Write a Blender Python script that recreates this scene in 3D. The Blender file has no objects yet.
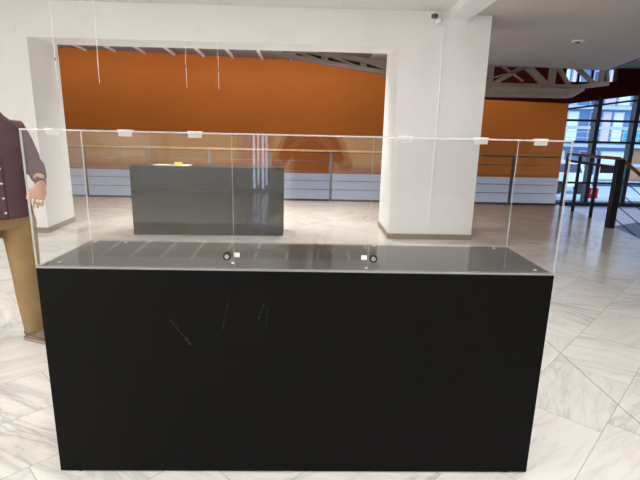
import bpy, bmesh, math, random
from mathutils import Vector, Matrix
random.seed(7)
sc = bpy.context.scene
COL = sc.collection
PI = math.pi

# ------------------------------------------------------------------ materials
def new_mat(name):
    m = bpy.data.materials.new(name); m.use_nodes = True
    nt = m.node_tree
    for n in list(nt.nodes): nt.nodes.remove(n)
    out = nt.nodes.new('ShaderNodeOutputMaterial')
    return m, nt, out

class NB:
    """small node builder"""
    def __init__(s, nt): s.nt = nt
    def n(s, t, **kw):
        nd = s.nt.nodes.new(t)
        for k, v in kw.items(): setattr(nd, k, v)
        return nd
    def put(s, sock, v):
        if hasattr(v, 'is_linked') or isinstance(v, bpy.types.NodeSocket): s.nt.links.new(v, sock)
        else: sock.default_value = v
    def m(s, op, a, b=None, c=None, clamp=False):
        nd = s.n('ShaderNodeMath', operation=op); nd.use_clamp = clamp
        s.put(nd.inputs[0], a)
        if b is not None: s.put(nd.inputs[1], b)
        if c is not None: s.put(nd.inputs[2], c)
        return nd.outputs[0]
    def mix(s, f, a, b, mode='MIX'):
        nd = s.n('ShaderNodeMix', data_type='RGBA', blend_type=mode)
        s.put(nd.inputs[0], f)
        for sk, v in ((nd.inputs[6], a), (nd.inputs[7], b)):
            if isinstance(v, (tuple, list)): v = tuple(v) + ((1,) if len(v) == 3 else ())
            s.put(sk, v)
        return nd.outputs[2]
    def noise(s, vec, scale, detail=4, rough=.55, dist=0):
        nd = s.n('ShaderNodeTexNoise')
        if vec is not None: s.put(nd.inputs['Vector'], vec)
        nd.inputs['Scale'].default_value = scale; nd.inputs['Detail'].default_value = detail
        nd.inputs['Roughness'].default_value = rough; nd.inputs['Distortion'].default_value = dist
        return nd.outputs['Fac']
    def ramp(s, f, stops):
        nd = s.n('ShaderNodeValToRGB'); s.put(nd.inputs[0], f)
        el = nd.color_ramp.elements
        while len(el) < len(stops): el.new(.5)
        for e, (p, c) in zip(el, stops):
            e.position = p
            e.color = tuple(c) + ((1,) if len(c) == 3 else ()) if isinstance(c, (tuple, list)) else (c, c, c, 1)
        return nd.outputs[0]
    def xyz(s, v):
        nd = s.n('ShaderNodeSeparateXYZ'); s.put(nd.inputs[0], v); return nd.outputs
    def comb(s, x, y, z):
        nd = s.n('ShaderNodeCombineXYZ')
        for i, v in enumerate((x, y, z)): s.put(nd.inputs[i], v)
        return nd.outputs[0]
    def pos(s): return s.n('ShaderNodeNewGeometry').outputs['Position']
    def obj(s): return s.n('ShaderNodeTexCoord').outputs['Object']

def srgb(r, g, b):
    f = lambda c: (c/255/12.92 if c/255 <= .04045 else ((c/255+.055)/1.055)**2.4)
    return (f(r), f(g), f(b))

def pbr(name, color, rough=.5, metal=0, spec=.5, var=.06, scale=6, bump=0, bscale=60, emit=0, trans=0):
    m, nt, out = new_mat(name); b = NB(nt)
    p = b.n('ShaderNodeBsdfPrincipled')
    c = color
    if var:
        f = b.noise(b.obj(), scale, 5)
        dark = tuple(x*(1-var) for x in c); lite = tuple(min(1, x*(1+var)) for x in c)
        b.put(p.inputs['Base Color'], b.ramp(f, [(.3, dark), (.7, lite)]))
    else: p.inputs['Base Color'].default_value = (*c, 1)
    p.inputs['Roughness'].default_value = rough; p.inputs['Metallic'].default_value = metal
    p.inputs['Specular IOR Level'].default_value = spec
    if bump:
        bn = b.n('ShaderNodeBump'); bn.inputs['Strength'].default_value = bump; bn.inputs['Distance'].default_value = .005
        b.put(bn.inputs['Height'], b.noise(b.obj(), bscale, 4)); b.put(p.inputs['Normal'], bn.outputs[0])
    if emit:
        p.inputs['Emission Color'].default_value = (*c, 1); p.inputs['Emission Strength'].default_value = emit
    nt.links.new(p.outputs[0], out.inputs[0])
    return m

def clear(name, ior=1.49, tint=(1, 1, 1), rough=.004, haze=0):
    """thin clear sheet: straight-through transmission plus a mirror share that grows towards grazing"""
    m, nt, out = new_mat(name); b = NB(nt)
    t = b.n('ShaderNodeBsdfTransparent'); t.inputs[0].default_value = (*tint, 1)
    g = b.n('ShaderNodeBsdfGlossy'); g.inputs['Roughness'].default_value = rough
    geo = b.n('ShaderNodeNewGeometry'); dot = b.n('ShaderNodeVectorMath', operation='DOT_PRODUCT')
    nt.links.new(geo.outputs['Normal'], dot.inputs[0]); nt.links.new(geo.outputs['Incoming'], dot.inputs[1])
    f0 = ((ior-1)/(ior+1))**2
    fr = b.m('ADD', f0, b.m('MULTIPLY', 1-f0, b.m('POWER', b.m('SUBTRACT', 1., b.m('ABSOLUTE', dot.outputs['Value']), None, True), 5)))
    mx = b.n('ShaderNodeMixShader')
    nt.links.new(fr, mx.inputs[0]); nt.links.new(t.outputs[0], mx.inputs[1]); nt.links.new(g.outputs[0], mx.inputs[2])
    top = mx.outputs[0]
    if haze:   # fine scuffs and dust on a much handled sheet
        d = b.n('ShaderNodeBsdfDiffuse'); d.inputs[0].default_value = (.8, .79, .77, 1)
        hz = b.n('ShaderNodeMixShader')
        b.put(hz.inputs[0], b.m('MULTIPLY', b.ramp(b.noise(b.obj(), 7, 6, .65), [(.3, .7), (.7, 1.)]), haze))
        nt.links.new(top, hz.inputs[1]); nt.links.new(d.outputs[0], hz.inputs[2]); top = hz.outputs[0]
    nt.links.new(top, out.inputs[0])
    return m

def sheet_edge(name):
    m, nt, out = new_mat(name); b = NB(nt)
    d = b.n('ShaderNodeBsdfDiffuse'); d.inputs[0].default_value = (.85, .85, .83, 1)
    t = b.n('ShaderNodeBsdfTranslucent'); t.inputs[0].default_value = (.9, .9, .88, 1)
    tr = b.n('ShaderNodeBsdfTransparent')
    a = b.n('ShaderNodeMixShader'); a.inputs[0].default_value = .5
    nt.links.new(d.outputs[0], a.inputs[1]); nt.links.new(t.outputs[0], a.inputs[2])
    c = b.n('ShaderNodeMixShader'); c.inputs[0].default_value = .42
    nt.links.new(a.outputs[0], c.inputs[1]); nt.links.new(tr.outputs[0], c.inputs[2])
    nt.links.new(c.outputs[0], out.inputs[0])
    return m

def marble(name):
    m, nt, out = new_mat(name); b = NB(nt)
    x, y, z = b.xyz(b.pos())
    s2 = 1/math.sqrt(2); RW, TL = .428, .64
    u = b.m('MULTIPLY', b.m('ADD', x, y), s2)
    v = b.m('ADD', b.m('MULTIPLY', b.m('SUBTRACT', y, x), s2), .877 + 20*RW)
    vr = b.m('DIVIDE', v, RW); row = b.m('FLOOR', vr); fv = b.m('SUBTRACT', vr, row)
    wn = b.n('ShaderNodeTexWhiteNoise', noise_dimensions='1D'); b.put(wn.inputs['W'], row)
    uo = b.m('ADD', b.m('DIVIDE', u, TL), b.m('ADD', wn.outputs['Value'], 40))
    colm = b.m('FLOOR', uo); fu = b.m('SUBTRACT', uo, colm)
    wn2 = b.n('ShaderNodeTexWhiteNoise', noise_dimensions='2D'); b.put(wn2.inputs['Vector'], b.comb(row, colm, 0))
    rnd = wn2.outputs['Value']; rc = b.xyz(wn2.outputs['Color'])
    # each slab gets its own piece of stone, its veins turned a little
    ang = b.m('MULTIPLY', b.m('SUBTRACT', rc[0], .5), 2.4)
    ca, sa = b.m('COSINE', ang), b.m('SINE', ang)
    px = b.m('SUBTRACT', b.m('MULTIPLY', x, ca), b.m('MULTIPLY', y, sa))
    py = b.m('ADD', b.m('MULTIPLY', x, sa), b.m('MULTIPLY', y, ca))
    p = b.comb(b.m('ADD', b.m('MULTIPLY', px, .45), b.m('MULTIPLY', rc[1], 31)), b.m('ADD', b.m('MULTIPLY', py, 2.6), b.m('MULTIPLY', rc[2], 57)), b.m('MULTIPLY', rnd, 19))
    veins = b.noise(p, 1.9, 7, .62, 1.1)
    fine = b.noise(p, 6.5, 6, .6, .8)
    cloud = b.noise(p, .9, 3, .5, .4)
    v1 = b.m('ABSOLUTE', b.m('SUBTRACT', veins, .5))
    vein = b.m('MULTIPLY', b.ramp(v1, [(0, 1.), (.035, .35), (.11, 0.)]), b.ramp(cloud, [(.42, 0.), (.68, 1.)]))
    streak = b.ramp(fine, [(.5, 0.), (.75, 1.)])
    base = b.mix(rnd, srgb(232, 228, 222), srgb(240, 236, 230))
    base = b.mix(b.m('MULTIPLY', streak, .42), base, srgb(190, 186, 180))
    base = b.mix(b.m('MULTIPLY', vein, .55), base, srgb(134, 133, 134))
    warm = b.ramp(b.noise(b.pos(), .9, 3), [(.55, 0.), (.8, 1.)])
    base = b.mix(b.m('MULTIPLY', warm, .35), base, srgb(222, 206, 186))
    # joints
    dv = b.m('MULTIPLY', b.m('MINIMUM', fv, b.m('SUBTRACT', 1., fv)), RW)
    du = b.m('MULTIPLY', b.m('MINIMUM', fu, b.m('SUBTRACT', 1., fu)), TL)
    dj = b.m('MINIMUM', dv, du)
    joint = b.m('LESS_THAN', dj, .0022)
    base = b.mix(b.m('MULTIPLY', joint, .55), base, srgb(150, 142, 130))
    # long tan joint running straight past the plinth
    wob = b.m('MULTIPLY', b.m('SUBTRACT', b.noise(b.pos(), 3, 3), .5), .03)
    dl = b.m('ABSOLUTE', b.m('SUBTRACT', b.m('ADD', x, wob), 1.772))
    line = b.m('MULTIPLY', b.m('LESS_THAN', dl, .0035), b.m('LESS_THAN', y, 1.5))
    base = b.mix(b.m('MULTIPLY', line, .75), base, srgb(150, 122, 92))
    pr = b.n('ShaderNodeBsdfPrincipled')
    b.put(pr.inputs['Base Color'], base)
    b.put(pr.inputs['Roughness'], b.ramp(b.noise(b.pos(), 5, 3), [(.3, .12), (.7, .2)]))
    pr.inputs['Specular IOR Level'].default_value = .55
    nt.links.new(pr.outputs[0], out.inputs[0])
    return m

def black_board(name, scratches, top=False):
    m, nt, out = new_mat(name); b = NB(nt)
    x, y, z = b.xyz(b.obj())
    base = b.ramp(b.noise(b.obj(), 3, 4), [(.3, srgb(14, 14, 14)), (.7, srgb(17, 16, 16))])
    for (ax, az, bx, bz, w, s) in scratches:
        L2 = (bx-ax)**2+(bz-az)**2; L = math.sqrt(L2)
        t = b.m('ADD', b.m('MULTIPLY', b.m('SUBTRACT', x, ax), (bx-ax)/L2), b.m('MULTIPLY', b.m('SUBTRACT', z, az), (bz-az)/L2))
        n = b.m('ADD', b.m('MULTIPLY', b.m('SUBTRACT', x, ax), -(bz-az)/L), b.m('MULTIPLY', b.m('SUBTRACT', z, az), (bx-ax)/L))
        inside = b.m('MULTIPLY', b.m('GREATER_THAN', t, 0), b.m('LESS_THAN', t, 1))
        core = b.m('LESS_THAN', b.m('ABSOLUTE', n), w)
        broken = b.ramp(b.noise(b.obj(), 60, 2), [(.4, .15), (.6, 1.)])
        front = b.m('LESS_THAN', y, .01)
        f = b.m('MULTIPLY', b.m('MULTIPLY', b.m('MULTIPLY', inside, core), broken), b.m('MULTIPLY', front, s))
        base = b.mix(f, base, srgb(110, 108, 105))
    pr = b.n('ShaderNodeBsdfPrincipled'); b.put(pr.inputs['Base Color'], base)
    pr.inputs['Roughness'].default_value = .5
    pr.inputs['Specular IOR Level'].default_value = .07
    nt.links.new(pr.outputs[0], out.inputs[0])
    return m

def perforated(name):
    m, nt, out = new_mat(name); b = NB(nt)
    x, y, z = b.xyz(b.pos())
    P = .022
    fx = b.m('SUBTRACT', b.m('FRACT', b.m('DIVIDE', b.m('ADD', x, y), P*1.414)), .5)
    fy = b.m('SUBTRACT', b.m('FRACT', b.m('DIVIDE', b.m('SUBTRACT', y, x), P*1.414)), .5)
    d = b.m('SQRT', b.m('ADD', b.m('MULTIPLY', fx, fx), b.m('MULTIPLY', fy, fy)))
    hole = b.m('LESS_THAN', d, .24)
    # plain rim round each metal ceiling tile
    gx = b.m('FRACT', b.m('DIVIDE', b.m('ADD', x, 20.04), 1.2)); gy = b.m('FRACT', b.m('DIVIDE', b.m('ADD', y, 20.2), .6))
    rim = b.m('MINIMUM', b.m('MULTIPLY', b.m('MINIMUM', gx, b.m('SUBTRACT', 1., gx)), 1.2), b.m('MULTIPLY', b.m('MINIMUM', gy, b.m('SUBTRACT', 1., gy)), .6))
    plain = b.m('LESS_THAN', rim, .02)
    hole = b.m('MULTIPLY', hole, b.m('SUBTRACT', 1., plain))
    seam = b.m('LESS_THAN', rim, .002)
    c = b.mix(b.m('MULTIPLY', hole, .6), srgb(232, 230, 225), srgb(120, 118, 114))
    c = b.mix(b.m('MULTIPLY', seam, .5), c, srgb(120, 118, 114))
    pr = b.n('ShaderNodeBsdfPrincipled'); b.put(pr.inputs['Base Color'], c)
    pr.inputs['Roughness'].default_value = .45
    nt.links.new(pr.outputs[0], out.inputs[0])
    return m

M = {}
M['floor'] = marble('marble_floor')
M['white'] = pbr('white_plaster', srgb(240, 239, 238), .75, var=.02, scale=2, bump=.08, bscale=40)
M['ceil_plain'] = pbr('grey_white_ceiling_paint', srgb(206, 197, 189), .85, var=.02, scale=2)
M['white2'] = pbr('white_plaster_dull', srgb(214, 210, 206), .8, var=.03, scale=2)
M['lilac_white'] = pbr('atrium_white_paint', srgb(192, 192, 200), .7, var=.03, scale=1.5)
M['lavender'] = pbr('pale_lavender_paint', srgb(208, 210, 240), .7, var=.03)
M['orange'] = pbr('orange_paint', (.42, .106, .0006), .75, var=.05, scale=1.2, bump=.05, bscale=30)
M['maroon'] = pbr('maroon_paint', srgb(50, 5, 7), .75, spec=.08, var=.1, scale=2)
M['ceil_perf'] = perforated('perforated_metal_ceiling')
M['skirt'] = pbr('beige_stone_skirting', srgb(140, 127, 108), .4, var=.15, scale=14)
M['truss'] = pbr('cream_painted_steel', srgb(182, 168, 152), .55, var=.08, scale=8)
M['darkwall'] = pbr('dark_grey_panelling', srgb(92, 86, 82), .6, var=.06)
M['sky_block'] = pbr('cream_sky_block', srgb(214, 202, 176), .8, var=.03)  # for the added sheets that shut the sky out of the rear windows
M['gap_shade'] = pbr('dark_brown_gap_shade', srgb(58, 44, 36), .6, var=.1)  # dark tone painted in for the shade inside the sloping truss
M['roof'] = pbr('grey_roof_deck', srgb(150, 146, 152), .7, var=.05)
M['dark_steel'] = pbr('charcoal_steel', srgb(52, 50, 52), .4, metal=.3, var=.08)
M['grey_steel'] = pbr('grey_painted_steel', srgb(98, 98, 102), .4, metal=.2, var=.06)
M['mullion'] = pbr('dark_blue_grey_aluminium', srgb(24, 27, 38), .35, metal=.3, var=.05)
M['cable'] = pbr('stainless_cable', srgb(120, 120, 122), .35, metal=.8, var=.05)
M['wood'] = pbr('varnished_wood', srgb(196, 140, 72), .35, var=.2, scale=9)
M['wood_dark'] = pbr('varnished_wood_stair', srgb(140, 82, 44), .35, var=.2, scale=9)
M['board'] = black_board('black_laminate', [(-.506, .699, -.428, .593, .0016, .55), (-.275, .782, -.302, .659, .0013, .35), (-.134, .775, -.163, .695, .0014, .5),
    (-.123, .767, -.127, .661, .001, .25), (-.447, .618, -.435, .597, .002, .5), (-.49, .733, -.478, .728, .0015, .3), (-.452, .62, -.428, .60, .001, .4)])
M['board_plain'] = black_board('black_laminate_plain', [])
M['board_top'] = pbr('black_laminate_top', srgb(20, 19, 19), .35, var=.1, scale=4)
M['black'] = pbr('black_rubber', (.008, .008, .008), .6, var=0)
M['acrylic'] = clear('clear_acrylic')
M['acrylic_base'] = clear('clear_acrylic_base', 1.47, rough=.02, haze=.03)
M['edge'] = sheet_edge('polished_acrylic_edge')
M['hinge'] = sheet_edge('frosted_plastic')
M['hinge_pin'] = pbr('pale_grey_pin', srgb(186, 184, 180), .4, var=.02)
M['chrome'] = pbr('chrome', (.42, .42, .42), .3, metal=1, var=0)
M['lockblack'] = pbr('black_plastic', (.01, .01, .01), .35, var=0)
M['paper'] = pbr('white_paper', srgb(244, 244, 240), .8, var=.02)
M['label'] = pbr('pale_sticker', srgb(236, 236, 228), .6, var=.15, scale=160)
M['yellow'] = pbr('yellow_paper', srgb(248, 226, 20), .7, var=.03)
M['pane'] = clear('window_glass', 1.45, (.93, .97, 1))
M['cord'] = pbr('white_nylon_cord', srgb(235, 235, 232), .5, var=.02)
M['crimp'] = pbr('grey_crimp', srgb(120, 118, 116), .4, metal=.6, var=.05)
M['red'] = pbr('red_paint', srgb(206, 16, 34), .4, var=.05)
M['lampwhite'] = pbr('lamp_housing', srgb(240, 240, 238), .4, var=.01)
M['steptop'] = pbr('grey_stone_step', srgb(92, 97, 114), .4, var=.12, scale=10)
# person
M['skin'] = pbr('skin', srgb(196, 142, 116), .5, var=.06, scale=20)
M['shirt'] = pbr('plum_cotton', srgb(92, 65, 73), .85, var=.12, scale=12, bump=.35, bscale=16)
M['khaki'] = pbr('khaki_twill', srgb(146, 118, 80), .85, var=.1, scale=10, bump=.4, bscale=14)
M['hair'] = pbr('dark_hair', srgb(38, 30, 26), .6, var=.2, scale=60)
M['shoe'] = pbr('taupe_suede', srgb(112, 100, 88), .8, var=.12, scale=30)
M['sole'] = pbr('pale_rubber_sole', srgb(150, 138, 122), .7, var=.05)
M['watch'] = pbr('dark_watch_strap', srgb(58, 56, 56), .5, var=.05)
M['eye'] = pbr('eye_white', (.8, .8, .78), .2, var=0)
M['iris'] = pbr('eye_dark', (.03, .02, .015), .2, var=0)
M['lips'] = pbr('lips', srgb(160, 92, 84), .5, var=.05)

# ------------------------------------------------------------------ mesh helpers
def add_box(bm, x0, x1, y0, y1, z0, z1, mi=0, bev=0):
    vs = [bm.verts.new((x, y, z)) for x in (x0, x1) for y in (y0, y1) for z in (z0, z1)]
    F = [(0, 1, 3, 2), (4, 6, 7, 5), (0, 4, 5, 1), (2, 3, 7, 6), (0, 2, 6, 4), (1, 5, 7, 3)]
    fs = [bm.faces.new([vs[i] for i in f]) for f in F]
    for f in fs: f.material_index = mi
    if bev:
        es = list({e for f in fs for e in f.edges})
        bmesh.ops.bevel(bm, geom=es, offset=bev, segments=2, affect='EDGES', profile=.5)
    return fs

def frame_of(d):
    d = d.normalized()
    h = Vector((0, 0, 1)) if abs(d.z) < .95 else Vector((1, 0, 0))
    a = d.cross(h).normalized(); b = a.cross(d).normalized()
    return a, b

def add_bar(bm, p, q, w, h, mi=0):
    """rectangular bar from p to q, w across, h up"""
    p, q = Vector(p), Vector(q); a, b = frame_of(q-p)
    vs = []
    for c in (p, q):
        for sx, sy in ((-1, -1), (1, -1), (1, 1), (-1, 1)): vs.append(bm.verts.new(c+a*(sx*w/2)+b*(sy*h/2)))
    for f in ((3, 2, 1, 0), (4, 5, 6, 7), (0, 1, 5, 4), (1, 2, 6, 5), (2, 3, 7, 6), (3, 0, 4, 7)):
        bm.faces.new([vs[i] for i in f]).material_index = mi

def add_tube(bm, pts, r, seg=10, mi=0, cap=True, ell=None, up=None):
    """round (or elliptic: ell=[(rx,ry)]) tube through pts; r number or list"""
    pts = [Vector(p) for p in pts]; n = len(pts); rings = []
    for i, p in enumerate(pts):
        d = (pts[min(i+1, n-1)]-pts[max(i-1, 0)]).normalized()
        if up is not None:
            b = (Vector(up)-d*d.dot(Vector(up))).normalized(); a = d.cross(b).normalized()
        else: a, b = frame_of(d)
        if ell: rx, ry = ell[i]
        else:
            rr = r[i] if isinstance(r, (list, tuple)) else r; rx = ry = rr
        rings.append([bm.verts.new(p+a*(rx*math.cos(2*PI*k/seg))+b*(ry*math.sin(2*PI*k/seg))) for k in range(seg)])
    for A, B in zip(rings, rings[1:]):
        for k in range(seg):
            f = bm.faces.new([A[k], A[(k+1) % seg], B[(k+1) % seg], B[k]]); f.material_index = mi; f.smooth = True
    if cap:
        bm.faces.new(list(reversed(rings[0]))).material_index = mi; bm.faces.new(rings[-1]).material_index = mi

def add_ellipsoid(bm, c, r, mat=None, seg=16, mi=0):
    mx = Matrix.Translation(c) @ (mat.to_4x4() if mat is not None else Matrix.Identity(4)) @ Matrix.Diagonal((*r, 1))
    res = bmesh.ops.create_uvsphere(bm, u_segments=seg, v_segments=seg//2+2, radius=1, matrix=mx)
    for v in res['verts']:
        for f in v.link_faces: f.smooth = True; f.material_index = mi

def add_poly(bm, pts, dvec, mi=0):
    """closed outline pts extruded by dvec"""
    A = [bm.verts.new(p) for p in pts]; B = [bm.verts.new(Vector(p)+Vector(dvec)) for p in pts]
    n = len(A)
    bm.faces.new(A).material_index = mi; bm.faces.new(list(reversed(B))).material_index = mi
    for i in range(n): bm.faces.new([A[i], B[i], B[(i+1) % n], A[(i+1) % n]]).material_index = mi

def add_cyl(bm, c, axis, r, h, seg=20, mi=0):
    c = Vector(c); ax = Vector(axis).normalized()
    add_tube(bm, [c, c+ax*h], r, seg, mi)

def obj(name, bm, mats, parent=None, loc=None, fix=True):
    if fix: bmesh.ops.recalc_face_normals(bm, faces=bm.faces)
    me = bpy.data.meshes.new(name); bm.to_mesh(me); bm.free()
    for m in (mats if isinstance(mats, (list, tuple)) else [mats]): me.materials.append(M[m] if isinstance(m, str) else m)
    o = bpy.data.objects.new(name, me); COL.objects.link(o)
    if parent: o.parent = parent
    if loc: o.location = loc
    return o

def thing(name, label, cat, loc=(0, 0, 0), rotz=0, group=None):
    o = bpy.data.objects.new(name, None); COL.objects.link(o); o.empty_display_size = .1
    o.location = loc; o.rotation_euler = (0, 0, rotz); o['label'] = label; o['category'] = cat
    if group: o['group'] = group
    return o
def tag(o, label, cat, group=None):
    o['label'] = label; o['category'] = cat
    if group: o['group'] = group
    return o
def struct(o, label, cat='structure'):
    o['kind'] = 'structure'; o['label'] = label; o['category'] = cat
    return o
def dup(root, loc, rotz=None, label=None):
    r = root.copy(); COL.objects.link(r); r.location = loc
    if rotz is not None: r.rotation_euler = (0, 0, rotz)
    if label: r['label'] = label
    for ch in list(root.children):
        c = ch.copy(); COL.objects.link(c); c.parent = r
        for g in list(ch.children):
            d = g.copy(); COL.objects.link(d); d.parent = c
    return r
B = bmesh.new

# ------------------------------------------------------------------ the setting
ZC, ZR = 2.965, 2.935        # perforated ceiling, plain ceiling on the right
YW, YE, YF = 4.6, 8.22, 11.2  # white wall face, floor edge, orange wall
bm = B()
FL = [(-6.2, -9.2), (7.2, -9.2), (7.2, 3.3), (4.62, 3.3), (5.13, 5.60), (5.60, YE), (-9, YE), (-9, 5.3), (-6.2, 5.3)]
add_poly(bm, [(x, y, 0) for x, y in FL], (0, 0, -.35))
struct(obj('floor', bm, 'floor'), 'polished white marble floor laid diagonally', 'floor')
# lower level
bm = B(); add_box(bm, -9, 12, YE-3.2, YF, -3.6, -3.5)
struct(obj('floor_lower', bm, 'steptop'), 'grey floor of the storey below the gallery', 'floor')
# ceilings
bm = B(); add_box(bm, -6.2, 1.75, -9.2, YW, ZC, ZC+.1)
struct(obj('ceiling', bm, 'ceil_perf'), 'white perforated metal ceiling in front of the opening', 'ceiling')
bm = B()
add_poly(bm, [(x, y, ZR) for x, y in [(2.03, -9.2), (7.2, -9.2), (5.6, 5.0), (6.66, 9.05), (3.0, 8.5), (2.4, 8.45), (2.4, 7.4), (-9, 7.4), (-9, 5.55), (2.03, 5.55)]], (0, 0, .14))
struct(obj('ceiling_gallery', bm, 'ceil_plain'), 'plain grey white ceiling over the gallery at right', 'ceiling')
bm = B(); add_box(bm, 1.75, 2.03, -9.2, YW+.05, 2.87, 3.05)
struct(obj('beam', bm, 'white'), 'white ceiling beam meeting the top of the pillar', 'beam')
# near wall with the wide opening
JX, PX0, PXM, PX1, LZ = -3.56, 1.165, 1.735, 2.338, 2.535
JB, YJ = -3.625, 5.46
bm = B(); add_poly(bm, [(-6.2, YW, 0), (JX, YW, 0), (JB, YJ, 0), (-6.2, YJ, 0)], (0, 0, 3.06))
struct(obj('wall_left', bm, 'white'), 'white wall left of the wide opening', 'wall')
bm = B()
add_poly(bm, [(JX-.2, YW+.0005, LZ), (JX-.2, YW+.0005, 3.06), (JX-.2, YJ, 3.06), (JX-.2, YJ, LZ+.052)], (PX0-JX+.3, 0, 0))
struct(obj('lintel', bm, 'white'), 'white lintel over the wide opening', 'wall')
bm = B(); add_box(bm, PX0, PXM, YW, 5.55, 0, 3.06); add_box(bm, PXM, PX1, YW-.004, 5.55, 0, 3.06)
struct(obj('pillar', bm, 'white'), 'white square pillar at the right end of the opening', 'pillar')
bm = B(); add_box(bm, PXM-.008, PXM+.006, YW-.014, YW, .07, 2.93)
struct(obj('trim_1', bm, 'white'), 'thin white conduit running up the pillar face', 'trim')
bm = B(); T = .012
add_box(bm, -6.2, JX+T, YW-T, YW, 0, .075); add_poly(bm, [(JX, YW, 0), (JX+T, YW, 0), (JB+T, YJ, 0), (JB, YJ, 0)], (0, 0, .075))
struct(obj('baseboard_left', bm, 'skirt'), 'beige stone skirting along the left white wall', 'baseboard')
bm = B(); add_box(bm, PX0-T, PX1+T, YW-.004-T, YW-.004, 0, .075); add_box(bm, PX0-T, PX0, YW, 5.55, 0, .075); add_box(bm, PX1, PX1+T, YW, 5.55, 0, .075)
struct(obj('baseboard_pillar', bm, 'skirt'), 'beige stone skirting round the foot of the pillar', 'baseboard')
# painted-over square plates
for nm, x0, z0, w, h, lab in (('plate_cover', 1.36, 2.66, .16, .13, 'square painted plate on white wall below the security camera'),
                              ('plate_cover', -3.79, 2.575, .105, .12, 'small square painted plate high on the white wall left of the opening')):
    bm = B(); add_box(bm, x0, x0+w, YW-.011, YW+.004, z0, z0+h, 0, .0012)
    tag(obj(nm, bm, 'white'), lab, 'wall plate')

# orange wall beyond the void, white below, maroon bulkhead at right
bm = B()
add_box(bm, -9, 7.09, YF, YF+.2, .33, 2.47, 0)
add_box(bm, -9, 3.2, YF, YF+.2, 2.47, 3.6, 0)
add_box(bm, -9, 7.09, YF, YF+.2, -3.5, .33, 1)
struct(obj('wall_back', bm, ['orange', 'lilac_white']), 'orange wall with a white lower band beyond the gallery', 'wall')
bm = B()
add_poly(bm, [(3.2, YF-.02, 2.46), (7.0, YF-.02, 2.36), (9.6, YF-.02, 2.72), (12, YF-.02, 3.02), (12, YF-.02, 3.6), (8.3, YF-.02, 3.6), (8.3, YF-.02, 2.95), (6.9, YF-.02, 2.92), (6.9, YF-.02, 3.6), (3.2, YF-.02, 3.6)], (0, .2, 0))
struct(obj('wall_bulkhead', bm, 'maroon'), 'dark maroon wall above the window', 'wall')
bm = B(); add_box(bm, 7.09, 12, YF-.02, YF+.16, -3.5, -.44)
struct(obj('wall_right', bm, 'lavender'), 'white wall below the big window', 'wall')
# roof of the void with white ribs
def zroof(x, y_):
    zw = 3.50-(x+9)*.0242 if x < 3 else 3.21+(x-3)*.015
    return zw+(YF-y_)*.05
bm = B()
for xa, xb in ((-9, 3), (3, 12)):
    add_poly(bm, [(xa, 7.2, zroof(xa, 7.2)), (xb, 7.2, zroof(xb, 7.2)), (xb, YF+.2, zroof(xb, YF)), (xa, YF+.2, zroof(xa, YF))], (0, 0, .2))
struct(obj('ceiling_roof', bm, 'roof'), 'grey roof deck over the void', 'ceiling')
bm = B(); add_box(bm, -9, 2.4, 7.25, 7.4, ZR+.14, 3.9); add_box(bm, 2.4, 12, 8.3, 8.45, ZR+.14, 3.9); add_box(bm, 2.25, 2.4, 7.4, 8.45, ZR+.14, 3.9)
struct(obj('wall_upstand', bm, 'white2'), 'upstand between the gallery ceiling and the roof', 'wall')
bm = B()
for i in range(14):
    x = -8.9+.765*i
    if x < 2.2: add_bar(bm, (x, 7.42, zroof(x, 7.42)-.025), (x, YF-.01, zroof(x, YF)-.025), .06, .05)
struct(obj('trim_2', bm, 'white'), 'white ribs under the roof deck', 'trim')
bm = B(); add_poly(bm, [(6.0, 3.2, 3.40), (12, 3.2, 3.40), (12, 8.6, 3.40), (6.75, 8.6, 3.40), (5.75, 5.0, 3.40)], (0, 0, .12))
struct(obj('ceiling_stair', bm, 'maroon'), 'dark ceiling over the stair void', 'ceiling')
bm = B(); add_poly(bm, [(5.6, 5.0, ZR), (6.66, 9.05, ZR), (6.72, 9.05, ZR), (7.3, 3.3, ZR), (7.2, 3.2, ZR)], (0, 0, .0)) if 0 else add_poly(bm, [(5.6, 5.0, ZR), (6.66, 9.05, ZR), (6.7, 9.04, ZR), (5.65, 5.0, ZR)], (0, 0, .6))
struct(obj('trim_3', bm, 'maroon'), 'dark fascia along the edge of the gallery ceiling', 'trim')
bm = B(); add_box(bm, 12, 12.2, 3.1, YF+.2, -3.6, 3.6); add_box(bm, 7.2, 12, 3.1, 3.3, -3.6, 3.6)
struct(obj('wall_stair', bm, 'white2'), 'side wall of the stair void', 'wall')
# walls that close the room behind and beside the camera
bm = B(); add_box(bm, -6.4, -6.2, -9.2, -6.5, 0, 3.6); add_box(bm, -6.4, -6.2, -1.5, 5.45, 0, 3.6); add_box(bm, -6.4, -6.2, -6.5, -1.5, 0, .4); add_box(bm, -6.4, -6.2, -6.5, -1.5, 2.3, 3.6); add_box(bm, -9.2, -9, 5.45, 11.4, -3.5, 3.6); add_box(bm, -9, -6.2, 5.25, 5.45, 0, 3.6)
struct(obj('wall_west', bm, 'white'), 'white side wall of the hall', 'wall')
bm = B()
for ya, yb, za, zb_ in ((-6.5, -1.5, .4, .46), (-6.5, -1.5, 2.24, 2.3), (-6.5, -6.44, .46, 2.24), (-1.56, -1.5, .46, 2.24), (-4.9, -4.84, .46, 2.24), (-3.2, -3.14, .46, 2.24)): add_box(bm, -6.26, -6.21, ya, yb, za, zb_)
w = struct(obj('window_9', bm, 'white2'), 'unseen side window added to light the pillar', 'window')
bm = B(); add_box(bm, -6.363, -6.357, -6.5, -1.5, .4, 2.3); obj('pane', bm, 'pane', w)  # whole side window is out of view, added for its light
bm = B(); add_box(bm, 7.2, 7.4, -9.2, 3.3, 0, 3.6)
struct(obj('wall_east', bm, 'darkwall'), 'side wall of the hall at right', 'wall')
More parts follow.
